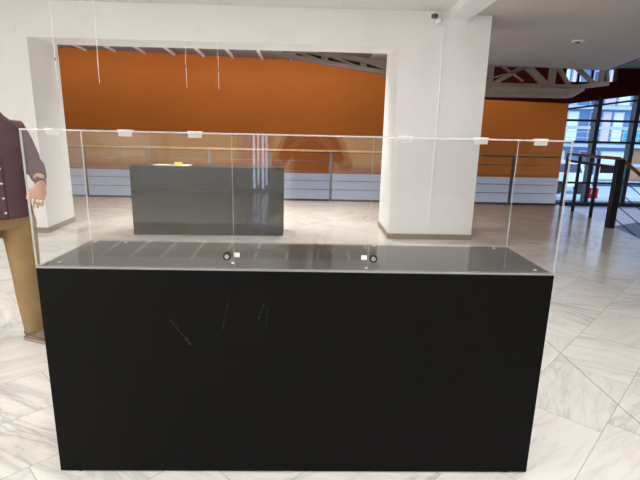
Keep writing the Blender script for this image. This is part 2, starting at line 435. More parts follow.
WIN = [(-5.75, -3.6, .6), (-3.55, -1.6, .6), (-1.30, -1.225, .1), (-1.09, -1.02, .1), (-.9, .55, .6), (.6, 1.98, .6)]
bm = B(); e = -6.2
for a, c, z0 in WIN: add_box(bm, e, a, -9.4, -9.2, 0, 3.1); add_box(bm, a, c, -9.4, -9.2, 0, z0); add_box(bm, a, c, -9.4, -9.2, 2.6, 3.1); e = c
add_box(bm, e, 2.1, -9.4, -9.2, 0, 3.1)
struct(obj('wall_rear', bm, 'white'), 'white rear wall of the hall with windows', 'wall')
bm = B(); add_box(bm, 2.1, 7.2, -9.4, -9.2, 0, 3.1)
struct(obj('wall_rear_dark', bm, 'darkwall'), 'dark rear wall of the hall at right', 'wall')
for i, (a, c, z0) in enumerate(WIN):
    bm = B(); q = min(.05, (c-a)*.08)
    for (x0, x1, za, zb_) in ((a, c, z0, z0+q), (a, c, 2.6-q, 2.6), (a, a+q, z0+q, 2.6-q), (c-q, c, z0+q, 2.6-q)): add_box(bm, x0, x1, -9.26, -9.21, za, zb_)
    w = struct(obj('window_%d' % (i+2), bm, 'white2'), 'rear window of the hall', 'window')
    bm = B(); add_box(bm, a, c, -9.353, -9.347, z0, 2.6); obj('pane', bm, 'pane', w)
    if c-a > .5: bm = B(); add_box(bm, a, c, -9.375, -9.36, z0, 2.6); obj('sky_block', bm, 'sky_block', w)  # opaque sheet added to keep blue sky out of the case reflections

# ------------------------------------------------------------------ big window on the right
def ztop(x): return 2.28+(x-7.09)*.145
wr = thing('window_1', 'dark framed glazed wall with bluish view at right end of the orange wall', 'window', (0, 0, 0)); wr['kind'] = 'structure'
XM = [7.93, 9.0, 10.07, 11.14]
for x in XM:
    bm = B(); add_box(bm, x-.06, x+.06, YF-.06, YF+.14, -.44, ztop(x)+.12); obj('mullion', bm, 'mullion', wr)
bm = B(); add_box(bm, 7.09, 7.08, YF+.02, YF+.14, -.44, 2.3); obj('mullion', bm, 'mullion', wr)
edges = [7.08]+[v for x in XM for v in (x-.06, x+.06)]
edges = list(zip(edges[0::2], edges[1::2]))
for z, h in ((1.925, .06), (1.35, .06), (.215, .05)):
    bm = B()
    for a, c in edges: add_box(bm, a, c, YF-.02, YF+.1, z-h/2, z+h/2)
    obj('transom', bm, 'mullion', wr)
bm = B(); add_box(bm, 7.09, 11.3, YF-.1, YF+.16, -.44, -.33); obj('sill', bm, 'mullion', wr)
bm = B()
for a, c in edges:
    for dz, hh in ((-.085, .05), (.07, .05)):
        add_poly(bm, [(a, YF, ztop(a)+dz), (c, YF, ztop(c)+dz), (c, YF, ztop(c)+dz+hh), (a, YF, ztop(a)+dz+hh)], (0, .1, 0))
obj('head_frame', bm, 'mullion', wr)
for a, c in edges:
    bm = B(); add_poly(bm, [(a, YF+.05, -.33), (c, YF+.05, -.33), (c, YF+.05, ztop(c)+.1), (a, YF+.05, ztop(a)+.1)], (0, .006, 0))
    obj('pane', bm, 'pane', wr)
bm = B(); add_box(bm, 6.9, 8.3, YF+.02, YF+.03, 2.92, 3.6)
cl = struct(obj('window_8', bm, 'pane'), 'clerestory glass behind the truss', 'window')
bm = B()
for x in (7.25, 7.62, 7.98): add_box(bm, x-.03, x+.03, YF-.01, YF+.05, 2.92, 3.36)
obj('frame', bm, 'mullion', cl)
# red notice and dark notice on the glass
t = thing('wall_notice', 'red notice on the window pane behind the stair railing', 'notice', (8.17, YF+.048, -.08))
bm = B(); add_box(bm, -.14, .14, -.012, 0, -.15, .15, 0, .003); obj('board', bm, 'red', t)
bm = B()
add_tube(bm, [(-.05, -.014, .02), (-.05, -.014, .11)], .012, 6); add_box(bm, -.09, -.01, -.015, -.012, -.005, .01)
obj('printed_symbol', bm, 'paper', t)
t = thing('wall_screen', 'dark rectangular screen on the window pane right of the red notice', 'screen', (8.45, YF+.048, .6))
bm = B(); add_box(bm, -.19, .19, -.04, 0, -.1, .1, 0, .008); obj('casing', bm, 'lockblack', t)
bm = B(); add_box(bm, -.17, .17, -.043, -.04, -.08, .08); obj('screen', bm, 'dark_steel', t)

# ------------------------------------------------------------------ trusses
def truss(name, label, joints_top, joints_bot, diags, extra=None):
    t = thing(name, label, 'truss', (0, 0, 0))
    for nm, line, w, h in (('top_chord', joints_top, .12, .11), ('bottom_chord', joints_bot, .12, .1)):
        bm = B()
        for p, q in zip(line, line[1:]): add_bar(bm, p, q, w, h)
        obj(nm, bm, 'truss', t)
    for k, (p, q, w) in enumerate(diags):
        bm = B(); add_bar(bm, p, q, .07, w); obj('post' if abs(p[0]-q[0]) < .2 else 'brace', bm, 'truss', t)
    return t
y = 9.4
P = lambda x, z: (x, y, z)
tr = truss('roof_truss', 'cream steel truss under the ceiling edge at right of pillar', [P(2.6, 3.17), P(7.3, 3.17)], [P(2.6, 2.6), P(6.2, 2.6), P(6.95, 2.70)],
    [(P(4.17, 2.6), P(4.17, 3.15), .14), (P(5.62, 2.6), P(5.62, 3.15), .15), (P(6.78, 2.66), P(6.78, 3.15), .09), (P(2.9, 2.6), P(2.9, 3.15), .14),
     (P(4.25, 2.62), P(5.1, 3.12), .085), (P(4.9, 3.12), P(5.5, 2.62), .15), (P(5.68, 3.12), P(6.05, 2.62), .08), (P(6.05, 3.12), P(6.68, 2.64), .09), (P(6.85, 3.12), P(6.95, 2.74), .05), (P(3.9, 2.66), P(5.0, 2.98), .03), (P(4.3, 3.1), P(4.95, 2.7), .035),
     (P(2.95, 3.12), P(4.1, 2.62), .09)])
bm = B(); add_poly(bm, [(2.5, y-.12, 2.33), (6.1, y-.12, 2.36), (6.36, y-.12, 2.52), (6.36, y-.12, 2.58), (2.5, y-.12, 2.54)], (0, .3, 0)); obj('lower_beam', bm, 'truss', tr)
bm = B(); add_box(bm, 2.5, 6.0, y-.128, y-.12, 2.42, 2.432); add_box(bm, 5.75, 6.0, y-.124, y-.118, 2.545, 2.575); obj('cover_plate', bm, 'roof', tr)
y = 9.6
P = lambda x, z: (x, y, z)
def zl(x): return 3.10-(x+.22)*.133
D = []
for x in (-.55, .35, 1.25, 2.1): D.append((P(x, zl(x)), P(x, zl(x)+.17), .16))
for x in (-.45, .45, 1.35): D.append((P(x, zl(x)+.16), P(x+.75, zl(x+.75)+.02), .05))
tr = truss('roof_truss', 'sloping cream steel truss above the orange wall in the opening', [P(-1.3, 3.34), P(-.6, zl(-.6)+.19), P(2.4, zl(2.4)+.19)], [P(-.75, zl(-.75)), P(2.4, zl(2.4))], D)
bm = B(); add_bar(bm, P(-.3, zl(-.3)+.1), P(2.4, zl(2.4)+.1), .03, .1); o = obj('gap_shade_bar', bm, 'gap_shade', tr); o.location.y = .12  # dark bar stands in for the shaded gaps between the chords
bm = B(); add_cyl(bm, (-.42, y-.1, zl(-.42)+.09), (0, 1, 0), .085, .2, 18); obj('gusset', bm, 'truss', tr)
bm = B(); add_poly(bm, [P(.35, 3.26), P(.5, 3.14), P(1.3, 3.04), P(1.45, 3.22), P(1.5, 3.36), P(.3, 3.36)], (0, .15, 0)); obj('bracket_plate', bm, 'truss', tr)

# ------------------------------------------------------------------ gallery railing
YR = 8.2-.04
rl = thing('balcony_railing', 'long steel railing with wooden handrail in front of the orange wall', 'railing', (0, YR, 0))
posts = [-8.58, -7.28, -5.98, -4.68, -3.38, -2.07, -.79, .50, 1.80, 3.10, 4.40]
for x in posts:
    bm = B(); add_box(bm, x-.026, x+.026, -.022, .022, .006, 1.03, 0, .004); add_box(bm, x-.05, x+.05, -.045, .045, 0, .008)
    obj('post', bm, 'grey_steel', rl)
bm = B(); add_box(bm, -8.9, 5.36, -.03, .03, 1.022, 1.045); obj('top_bar', bm, 'dark_steel', rl)
bm = B(); add_box(bm, -8.9, 5.40, -.035, .035, 1.045, 1.085, 0, .012); obj('handrail', bm, 'wood', rl)
for z in (.85, .635, .435, .25):
    bm = B(); add_tube(bm, [(-8.9, 0, z), (5.34, 0, z)], .0065, 8); obj('cable', bm, 'cable', rl)
bm = B(); add_box(bm, -8.9, 5.42, -.02, .06, -.06, .035); obj('kick_plate', bm, 'dark_steel', rl)
# stair railing: from the gallery corner to the big newel, then down the flight
sr = thing('stair_railing', 'dark railing with thick newel and brown handrail turning down the stair at right', 'railing', (5.04, 5.68, 0))
O = Vector((5.04, 5.68, 0))
top = [Vector((5.49, 8.03, 1.10)), Vector((5.40, 7.42, 1.10)), Vector((5.28, 6.62, 1.105)), Vector((5.04, 5.70, 1.115)), Vector((7.4, 5.95, -.45))]
for p in top[:3]:
    bm = B(); q = p-O; add_box(bm, q.x-.026, q.x+.026, q.y-.02, q.y+.02, 0, 1.09, 0, .004); obj('post', bm, 'dark_steel', sr)
bm = B(); add_box(bm, -.058, .058, -.05, .05, 0, 1.12, 0, .006); obj('newel_post', bm, 'lockblack', sr)
bm = B(); add_tube(bm, [p-O+Vector((0, 0, .015)) for p in top[:3]]+[Vector((0, .03, 1.135)), Vector((.1, .03, 1.09))]+[(top[4]-O)*.48+Vector((.1, .03, 1.09))*.52], .028, 12); obj('handrail', bm, 'wood_dark', sr)
bm = B(); add_bar(bm, top[0]-O-Vector((0, 0, .12)), Vector((0, .02, .985)), .03, .05); obj('upper_bar', bm, 'dark_steel', sr)
for z in (.2, .42, .64, .86):
    k = min(.53, (z+.14)/1.565)
    bm = B(); add_tube(bm, [Vector((0, .0, z)), Vector((2.36*k, .25*k, z-1.565*k))], .008, 8); obj('cable', bm, 'dark_steel', sr)
# stair
st = thing('staircase', 'blue grey stone landing and stair one step down behind the dark newel at right', 'stairs', (5.05, 4.5, 0))
bm = B(); add_poly(bm, [(x-5.05, y_-4.5, -.17) for x, y_ in [(4.64, 3.32), (5.14, 5.60), (5.17, 5.80), (5.86, 6.74), (6.55, 7.15), (7.2, 7.0), (7.2, 3.32)]], (0, 0, -.17)); obj('landing', bm, 'steptop', st)
for i in range(1, 6):
    bm = B(); x0 = 2.15+.28*(i-1); zt = -.17*(i+1)
    add_poly(bm, [(x0, -1.15, zt), (x0+.3, -1.15, zt), (x0+.3, 2.5, zt), (x0, 2.5, zt)], (0, 0, -.169)); obj('step', bm, 'steptop', st)

# ------------------------------------------------------------------ the showcase in front
H, D, G = .914, .455, .511
def plinth(label, loc, rotz, board, w=2.0, d=.455, h=.9, feet=True):
    t = thing('display_plinth', label, 'plinth', loc, rotz)
    bm = B(); add_box(bm, -w/2, w/2, 0, d, .006, h-.0021, 0, .001); obj('body', bm, board, t)
    bm = B(); add_box(bm, -w/2+.001, w/2-.001, .001, d-.001, h-.002, h); obj('top_board', bm, 'board_top', t)
    for x in (-w/2+.08, w/2-.09):
        for y_ in (.026, d-.05):
            bm = B(); add_cyl(bm, (x, y_, 0), (0, 0, 1), .022, .006, 16); obj('foot', bm, 'black', t)
    return t
plinth('long matt black display plinth carrying the clear case, pale scratches on its front', (.0015, 0, 0), 0, 'board', w=2.011, h=H-.008)
case = thing('display_case', 'clear acrylic case with hinged doors and locks on the black plinth', 'display case', (0, 0, H-.008))
def sheet(name, x0, x1, y0, y1, z0, z1, parent, mat='acrylic'):
    bm = B(); fs = add_box(bm, x0, x1, y0, y1, z0, z1)
    dims = [x1-x0, y1-y0, z1-z0]; thin = dims.index(min(dims))
    for f in fs:
        f.normal_update(); n = f.normal
        f.material_index = 0 if abs(n[thin]) > .5 or (name == 'base_sheet' and n.y > -.5) else 1
    return obj(name, bm, [mat, 'edge'], parent)
t_ = .005; zb, zt = .0085, .008+G
XL, XR = -1.004, 1.007
sheet('base_sheet', XL, XR, 0, D, 0, .008, case, 'acrylic_base')
SL, SR = -.2485, .269
dl = sheet('door', XL, SL-.001, 0, t_, zb+.002, zt-.0055, case)
sheet('front_panel', SL+.001, SR-.001, 0, t_, zb, zt-.0055, case)
dr = sheet('door', SR+.001, XR, 0, t_, zb+.002, zt-.0055, case)
sheet('side_panel', XL, XL+t_, t_+.0005, D-t_, zb, zt-.0055, case); sheet('side_panel', XR-t_, XR, t_+.0005, D-t_, zb, zt-.0055, case)
sheet('back_panel', XL, XR, D-t_+.0005, D, zb, zt-.0055, case)
sheet('lid', XL, XR, 0, D, zt-.005, zt, case)
def hinge(x, door):
    bm = B()
    add_box(bm, x-.024, x+.024, -.004, -.0003, zt-.02, zt-.004, 0, .001)
    add_box(bm, x-.024, x+.024, -.003, .02, zt+.0003, zt+.003, 0, .001)
    add_tube(bm, [(x-.025, -.004, zt), (x+.025, -.004, zt)], .0042, 10)
    for dx in (-.014, 0, .014): add_box(bm, x+dx-.0035, x+dx+.0035, -.0046, -.004, zt-.0155, zt-.0095, 1)
    return obj('hinge', bm, ['hinge', 'hinge_pin'], door)
for x in (-.883, -.628, -.379): hinge(x, dl)
for x in (.383, .663, .885): hinge(x, dr)
for x, door in ((-.273, dl), (.287, dr)):
    bm = B(); add_cyl(bm, (x, -.014, .06), (0, 1, 0), .0155, .0138, 28)
    lk = obj('lock', bm, 'lockblack', door)
    bm = B(); add_cyl(bm, (x, -.0165, .06), (0, 1, 0), .0085, .003, 20); add_box(bm, x-.0012, x+.0012, -.0172, -.0165, .0545, .0655); obj('cylinder', bm, 'chrome', lk)
for x, z in ((-.237, .064), (.252, .061)):
    bm = B(); add_box(bm, x-.011, x+.011, -.0012, -.0002, z-.009, z+.009)
    obj('sticker', bm, 'label', case)
for x, z in ((-.252, .032), (.262, .02)):
    bm = B(); add_box(bm, x-.006, x+.006, -.004, -.0003, z-.004, z+.004, 0, .001); obj('stop_block', bm, 'hinge', case)
for x, y_ in ((-.96, .40), (-.816, .40), (-.942, .05), (.922, .40), (.947, .04), (.35, .41)):
    bm = B(); add_cyl(bm, (x, y_, .008), (0, 0, 1), .008, .0025, 14); obj('screw', bm, 'hinge', case)

# plinth at the back, papers on it
pb = plinth('black display plinth standing farther back between the white wall and the pillar', (-1.35, 4.6, 0), .03, 'board_plain', w=2.06, d=.5, h=.95)
bz = .95
bm = B()
for i in range(3):
    add_poly(bm, [(-.11+.01*i, -.09, .0006*i+.0002), (.11, -.1+.012*i, .0006*i+.0002), (.115, .09, .0006*i+.0002), (-.105, .1, .0006*i+.0002)], (0, 0, .0004))
tag(obj('paper_sheets', bm, 'paper', None, (-2.03, 4.83, bz)), 'loose white papers at the left on the far black plinth', 'paper')
bm = B(); add_poly(bm, [(-.13, -.1, .0002), (.12, -.12, .0002), (.15, .1, .0002), (-.1, .11, .0002)], (0, 0, .004))
tag(obj('paper_booklet', bm, 'paper', None, (-1.77, 4.84, bz)), 'white booklet under the yellow pad on the far black plinth', 'paper')
bm = B(); add_box(bm, -.05, .05, -.045, .045, 0, .035, 0, .003)
o = tag(obj('sticky_note_pad', bm, 'yellow', None, (-1.80, 4.85, bz+.0042)), 'small yellow pad lying on the white booklet', 'note pad'); o.rotation_euler.z = .2

# ------------------------------------------------------------------ hanging cords, camera, detector, extinguisher
cords = [((-2.404, 3.0), 1.83, 2.06, 'white cord hanging in front of the left jamb, leftmost of the four cords'), ((-2.0, 3.0), 1.85, None, 'white cord over the left part of the orange wall, second of the four cords'),
         ((-1.165, 3.0), 1.83, 2.03, 'thin white cord hanging third from the left, with crimp halfway'), ((-.857, 3.0), 1.83, 2.0, 'thin white cord hanging farthest right of the four cords')]
for i, ((x, y_), zb_, zc, lab) in enumerate(cords):
    t = thing('hanging_cord', lab, 'cord', (x, y_, ZC), 0, 'cords hanging from the ceiling')
    r = .003 if i < 2 else .0018
    n = 14; random.seed(i+3)
    pts = [(random.uniform(-.004, .004)*(k > 0), 0, (zb_-ZC)*k/n) for k in range(n+1)]
    bm = B(); add_tube(bm, pts, r, 7); obj('cord', bm, 'cord', t)
    bm = B(); add_cyl(bm, (0, 0, -.012), (0, 0, 1), .018, .012, 14); obj('ceiling_hook', bm, 'lampwhite', t)
    if zc:
        bm = B(); add_cyl(bm, (0, 0, zc-ZC-.012), (0, 0, 1), r+.0025, .024, 8); obj('crimp', bm, 'crimp', t)

t = thing('security_camera', 'small white security camera with black lens high on the white wall', 'camera', (1.60, YW, 2.87))
bm = B(); add_cyl(bm, (.03, 0, .03), (0, -1, 0), .035, .02, 18); obj('base', bm, 'lampwhite', t)
bm = B(); add_tube(bm, [(.03, -.02, .03), (.02, -.07, .02), (-.005, -.09, .0)], .013, 10); obj('arm', bm, 'lampwhite', t)
bm = B(); add_ellipsoid(bm, (.02, -.08, -.03), (.04, .045, .04)); obj('dome', bm, 'lampwhite', t)
bm = B(); add_tube(bm, [(.0, -.07, .03), (-.055, -.16, .005)], [.026, .03], 14); h = obj('housing', bm, 'lockblack', t)
bm = B(); add_cyl(bm, (-.055, -.16, .005), (-.5, -.85, -.22), .018, .006, 14); obj('lens', bm, 'dark_steel', h)

t = thing('smoke_detector', 'small round detector on the plain ceiling at right', 'detector', (4.24, 5.98, ZR))
bm = B(); add_tube(bm, [(0, 0, 0), (0, 0, -.012), (0, 0, -.02)], [.1, .1, .07], 24); obj('base', bm, 'lampwhite', t)
bm = B(); add_tube(bm, [(0, 0, -.02), (0, 0, -.03), (0, 0, -.034)], [.04, .035, .02], 20); obj('sensor', bm, 'dark_steel', t)

t = thing('fire_extinguisher', 'red fire extinguisher mostly hidden behind the right side of the pillar', 'extinguisher', (PX1+.082, 5.47, .42))
bm = B(); add_tube(bm, [(0, 0, 0), (0, 0, .34), (0, 0, .4), (0, 0, .42)], [.07, .07, .04, .022], 18); obj('cylinder', bm, 'red', t)
bm = B(); add_cyl(bm, (0, 0, .42), (0, 0, 1), .02, .05, 10); add_box(bm, -.015, .015, -.08, .03, .47, .485); obj('valve', bm, 'lockblack', t)
bm = B(); add_tube(bm, [(0, -.02, .45), (.03, -.08, .4), (.02, -.085, .2), (0, -.08, .1)], .011, 8); obj('hose', bm, 'lockblack', t)
bm = B(); add_box(bm, -.084, -.0705, -.02, .02, .2, .34); obj('bracket', bm, 'dark_steel', t)

# ------------------------------------------------------------------ people
def remesh(o, voxel, smooth=2):
    md = o.modifiers.new('r', 'REMESH'); md.mode = 'VOXEL'; md.voxel_size = voxel; md.use_smooth_shade = True
    if smooth:
        ms = o.modifiers.new('s', 'SMOOTH'); ms.iterations = smooth; ms.factor = .5
    dg = bpy.context.evaluated_depsgraph_get(); ev = o.evaluated_get(dg)
    me = bpy.data.meshes.new_from_object(ev, depsgraph=dg)
    old = o.data; o.modifiers.clear(); o.data = me; bpy.data.meshes.remove(old)
    for p in me.polygons: p.use_smooth = True
    return o

def person(label, origin, theta, joints, watch=False, name='person'):
    """joints are world points; the torso is ringed about origin and faces -Y turned by theta"""
    Rz = Matrix.Rotation(theta, 3, 'Z'); O = Vector(origin)
    L = lambda x, y, z: Rz @ Vector((x, y, z))          # body frame to thing frame
    J = {k: Vector(v)-O for k, v in joints.items() if k != 'cuff'}
    fwd = L(0, -1, 0); side = L(1, 0, 0)
    root = thing(name, label, 'person', origin)
    lean = J.get('lean', Vector((0, 0, 0)))
    bm = B()
    rings = [(.84, .13, .10), (.92, .165, .115), (1.0, .16, .11), (1.08, .145, .10), (1.2, .16, .11), (1.32, .175, .115), (1.40, .165, .10), (1.46, .12, .08), (1.50, .07, .068), (1.53, .056, .06), (1.61, .055, .058)]
    add_tube(bm, [L(0, 0 if z < 1.45 else -.012, z)+lean for z, a, b in rings], 0, 20, ell=[(a, b) for z, a, b in rings], up=-fwd)
    # head
    hc = L(0, -.03, 1.70)+lean
    add_ellipsoid(bm, hc, (.076, .096, .115), Rz, 20)
    add_ellipsoid(bm, hc+L(0, -.035, -.065), (.052, .058, .05), Rz, 14)
    add_tube(bm, [hc+L(0, -.092, .018), hc+L(0, -.107, -.01), hc+L(0, -.115, -.028), hc+L(0, -.098, -.036)], [.009, .011, .015, .009], 10)
    for s in (-1, 1):
        add_ellipsoid(bm, hc+L(.077*s, .006, -.005), (.011, .02, .032), Rz, 10)
        add_ellipsoid(bm, hc+L(.03*s, -.083, .035), (.022, .012, .007), Rz, 10)
    # arms, hands
    for s, k in ((1, 'l'), (-1, 'r')):
        S, E_, Wr, H_ = J['sh_'+k], J['el_'+k], J['wr_'+k], J['ha_'+k]
        add_tube(bm, [S+side*(-.05*s), S, S.lerp(E_, .3), S.lerp(E_, .8), E_, E_.lerp(Wr, .3), E_.lerp(Wr, .75), Wr], [.05, .052, .049, .04, .038, .041, .031, .026], 14)
        hd = (H_-Wr); hl = hd.length; hd.normalize()
        pn = J['pn_'+k]+O; pn = (pn-hd*pn.dot(hd)).normalized()       # palm normal
        ac = -hd.cross(pn).normalized()*s                              # towards the thumb side
        add_tube(bm, [Wr-hd*.02, Wr+hd*.02, Wr+hd*.06, Wr+hd*.095], 0, 12, ell=[(.026, .022), (.033, .018), (.043, .016), (.041, .012)], up=pn)
        for j, (off, ln) in enumerate(((.033, .074), (.011, .084), (-.011, .078), (-.032, .06))):
            p0 = Wr+hd*.085+ac*off; c1 = .14+.08*j
            d1 = (hd+pn*c1*.7+ac*off*.5).normalized(); d2 = (hd+pn*(c1+.65)).normalized(); d3 = (hd*.75+pn*(c1+1.0)).normalized()
            a1 = p0+d1*ln*.48; a2 = a1+d2*ln*.32; a3 = a2+d3*ln*.24
            add_tube(bm, [p0, a1, a2, a3], [.0095, .009, .008, .0065], 8)
        p0 = Wr+hd*.03+ac*.028
        d1 = (hd+ac*.75+pn*.35).normalized(); d2 = (hd+ac*.15+pn*.45).normalized()
        add_tube(bm, [p0-ac*.012, p0+d1*.035, p0+d1*.035+d2*.03, p0+d1*.035+d2*.055], [.014, .0125, .0105, .008], 8)
    # legs
    for s, k in ((1, 'l'), (-1, 'r')):
        Hp, Kn, An = J['hip_'+k], J['kn_'+k], J['an_'+k]
        add_tube(bm, [Hp+Vector((0, 0, .03)), Hp, Hp.lerp(Kn, .45), Kn, Kn.lerp(An, .3), Kn.lerp(An, .8), An, An-Vector((0, 0, .05))], [.08, .088, .076, .055, .056, .04, .036, .04], 16)
        td = J['toe_'+k]+O; td.z = 0; td.normalize()
        f0 = An-Vector((0, 0, An.z-.04))
        add_tube(bm, [f0-td*.05, f0, f0+td*.08, f0+td*.15, f0+td*.19], [.03, .036, .033, .026, .018], 12)
    body = obj('body', bm, 'skin', root); remesh(body, .005, 3)
    # hair
    bm = B()
    add_ellipsoid(bm, hc+L(0, .018, .03), (.083, .095, .098), Rz, 20); hr = obj('hair', bm, 'hair', root)
    for s in (-1, 1):
        bm = B(); add_ellipsoid(bm, hc+L(.031*s, -.0785, .014), (.0128, .0125, .0105), Rz, 12); e = obj('eye', bm, 'eye', root)
        bm = B(); add_ellipsoid(bm, hc+L(.031*s, -.0888, .014), (.006, .004, .006), Rz, 10); obj('iris', bm, 'iris', e)
        bm = B(); add_tube(bm, [hc+L(.013*s, -.095, .037), hc+L(.03*s, -.096, .043), hc+L(.048*s, -.084, .038)], .0045, 6); obj('eyebrow', bm, 'hair', root)
    bm = B(); add_tube(bm, [hc+L(-.024, -.086, -.061), hc+L(0, -.096, -.059), hc+L(.024, -.086, -.061)], [.004, .0075, .004], 8); obj('mouth', bm, 'lips', root)
    # shirt
    bm = B()
    sr_ = [(.865, .195, .135), (.95, .185, .13), (1.05, .172, .122), (1.2, .182, .128), (1.32, .192, .13), (1.40, .18, .112), (1.452, .145, .088), (1.495, .088, .078), (1.53, .062, .068)]
    add_tube(bm, [L(0, 0 if z < 1.43 else -.013, z)+lean for z, a, b in sr_], 0, 28, ell=[(a, b) for z, a, b in sr_], up=-fwd)
    for s, k in ((1, 'l'), (-1, 'r')):
        S, E_, Wr = J['sh_'+k], J['el_'+k], J['wr_'+k]
        cuff = E_.lerp(Wr, joints.get('cuff', .72))
        add_tube(bm, [S+side*(-.08*s)+Vector((0, 0, .012)), S, S.lerp(E_, .35), S.lerp(E_, .85), E_+(E_-S).normalized()*.012, E_.lerp(cuff, .5), cuff], [.05, .066, .062, .054, .055, .053, .046], 16)
    shirt = obj('shirt', bm, 'shirt', root); remesh(shirt, .008, 4)
    bm = B(); add_tube(bm, [L(.062*math.cos(a), -.008-.01+.066*math.sin(a), 1.542+.014*math.sin(a))+lean for a in [PI*2*q/22-PI/2+.25 for q in range(21)]], .0, 8, ell=[(.008, .03)]*21); obj('collar', bm, 'shirt', shirt)
    bm = B(); add_tube(bm, [L(0, -f, z)+lean for z, f in ((.87, .137), (.95, .132), (1.05, .124), (1.2, .13), (1.32, .131), (1.40, .115), (1.46, .101), (1.50, .091))], 0, 8, ell=[(.016, .003)]*8, up=-fwd); obj('placket', bm, 'shirt', shirt)
    for z, f in ((.91, .138), (1.0, .132), (1.09, .13), (1.18, .133), (1.27, .135), (1.36, .127)):
        bm = B(); add_cyl(bm, L(0, -f+.002, z)+lean, fwd, .0065, .004, 12); obj('button', bm, 'lampwhite', shirt)
    # trousers
    bm = B()
    add_tube(bm, [L(0, 0, z)+lean*(.5 if z < .9 else 1) for z in (.80, .88, .96, 1.0)], 0, 24, ell=[(.16, .115), (.178, .125), (.175, .122), (.168, .118)], up=-fwd)
    for s, k in ((1, 'l'), (-1, 'r')):
        Hp, Kn, An = J['hip_'+k], J['kn_'+k], J['an_'+k]
        add_tube(bm, [Hp+Vector((0, 0, .02)), Hp-Vector((0, 0, .04)), Hp.lerp(Kn, .5), Kn, Kn.lerp(An, .4), Kn.lerp(An, .8), An-Vector((0, 0, .03))], [.09, .103, .095, .084, .08, .071, .062], 20)
    tro = obj('trousers', bm, 'khaki', root); remesh(tro, .008, 4)
    # shoes
    for s, k in ((1, 'l'), (-1, 'r')):
        An = J['an_'+k]; td = J['toe_'+k]+O; td.z = 0; td.normalize(); g = Vector((An.x, An.y, 0))
        bm = B()
        add_tube(bm, [g-td*.075+Vector((0, 0, .05)), g-td*.06+Vector((0, 0, .055)), g+Vector((0, 0, .057)), g+td*.07+Vector((0, 0, .05)), g+td*.14+Vector((0, 0, .042)), g+td*.19+Vector((0, 0, .036)), g+td*.212+Vector((0, 0, .03))],
                 0, 16, ell=[(.026, .025), (.036, .035), (.042, .038), (.045, .032), (.048, .025), (.038, .018), (.018, .01)], up=(0, 0, 1))
        add_tube(bm, [g+Vector((0, 0, .05)), g+Vector((0, 0, .095))], [.045, .048], 16)
        sh = obj('shoe', bm, 'shoe', root); remesh(sh, .006, 2)
        bm = B()
        pr_ = Vector((-td.y, td.x, 0))
        out = [(-.082, .022), (-.07, .036), (0, .043), (.08, .047), (.14, .05), (.19, .04), (.216, .018)]
        poly = [g+td*a+pr_*w for a, w in out]+[g+td*a-pr_*w for a, w in reversed(out)]
        add_poly(bm, [(p.x, p.y, 0) for p in poly], (0, 0, .024)); obj('sole', bm, 'sole', sh)
        bm = B()
        for a in (.05, .075, .1): add_tube(bm, [g+td*a+pr_*.03+Vector((0, 0, .078-a*.12)), g+td*(a+.008)+Vector((0, 0, .088-a*.12)), g+td*a-pr_*.03+Vector((0, 0, .078-a*.12))], .0035, 6)
        obj('laces', bm, 'sole', sh)
    if watch:
        Wr, E_ = J['wr_l'], J['el_l']; ax = (Wr-E_).normalized()
        c = Wr-ax*.012
        bm = B(); add_tube(bm, [c-ax*.012, c-ax*.011, c+ax*.011, c+ax*.012], [.030, .033, .033, .030], 18); w = obj('wristwatch', bm, 'watch', root)
        back = -(J['pn_l']+O); back = (back-ax*back.dot(ax)).normalized()
        bm = B(); add_cyl(bm, c+back*.028, back, .019, .011, 20); obj('watch_face', bm, 'watch', w)
    return root

TH = math.radians(48); ox, oy = -1.93, 1.215
f_ = Vector((math.sin(TH), -math.cos(TH), 0)); s_ = Vector((math.cos(TH), math.sin(TH), 0)); o_ = Vector((ox, oy, 0))
def W(side, fwd, z): p = o_+s_*side+f_*fwd; return (p.x, p.y, z)
jn = dict(sh_l=W(.15, -.01, 1.415), el_l=(-1.775, 1.39, 1.19), wr_l=(-1.632, 1.19, 1.085), ha_l=(-1.655, 1.13, .93), pn_l=(-.4, .9, .1),
          sh_r=W(-.155, -.01, 1.425), el_r=W(-.26, -.06, 1.15), wr_r=W(-.27, .1, .94), ha_r=W(-.27, .14, .78), pn_r=(.67, .74, 0),
          hip_l=(-1.865, 1.29, .87), kn_l=(-1.835, 1.26, .49), an_l=(-1.83, 1.27, .1), toe_l=(.96, -.28, 0),
          hip_r=W(-.09, -.02, .87), kn_r=(-2.10, 1.20, .49), an_r=(-2.22, 1.24, .1), toe_r=(.75, -.65, 0), cuff=.68)
person('person in plum shirt and khaki trousers with a wristwatch, standing left of the clear case', (ox, oy, 0), TH, jn, True)

# the person taking the picture, seen in the case only as a reflection
cx, cy = .035, -1.711
o2 = Vector((cx+.02, cy-.36, 0)); f2 = Vector((0, 1, 0)); s2 = Vector((-1, 0, 0))
def W2(side, fwd, z): p = o2+s2*side+f2*fwd; return (p.x, p.y, z)
jp = dict(sh_l=W2(.16, 0, 1.425), el_l=W2(.27, .12, 1.2), wr_l=W2(.13, .26, 1.33), ha_l=W2(.06, .30, 1.42), pn_l=(.6, .5, -.2),
          sh_r=W2(-.16, 0, 1.425), el_r=W2(-.27, .12, 1.2), wr_r=W2(-.13, .26, 1.33), ha_r=W2(-.06, .30, 1.42), pn_r=(-.6, .5, -.2),
          hip_l=W2(.09, 0, .87), kn_l=W2(.1, .02, .49), an_l=W2(.11, 0, .1), toe_l=(-.2, 1, 0), hip_r=W2(-.09, 0, .87), kn_r=W2(-.1, .02, .49), an_r=W2(-.11, 0, .1), toe_r=(.2, 1, 0), cuff=.75)
person('person behind the camera raising both hands, seen only reflected in the case', (o2.x, o2.y, 0), PI, jp)

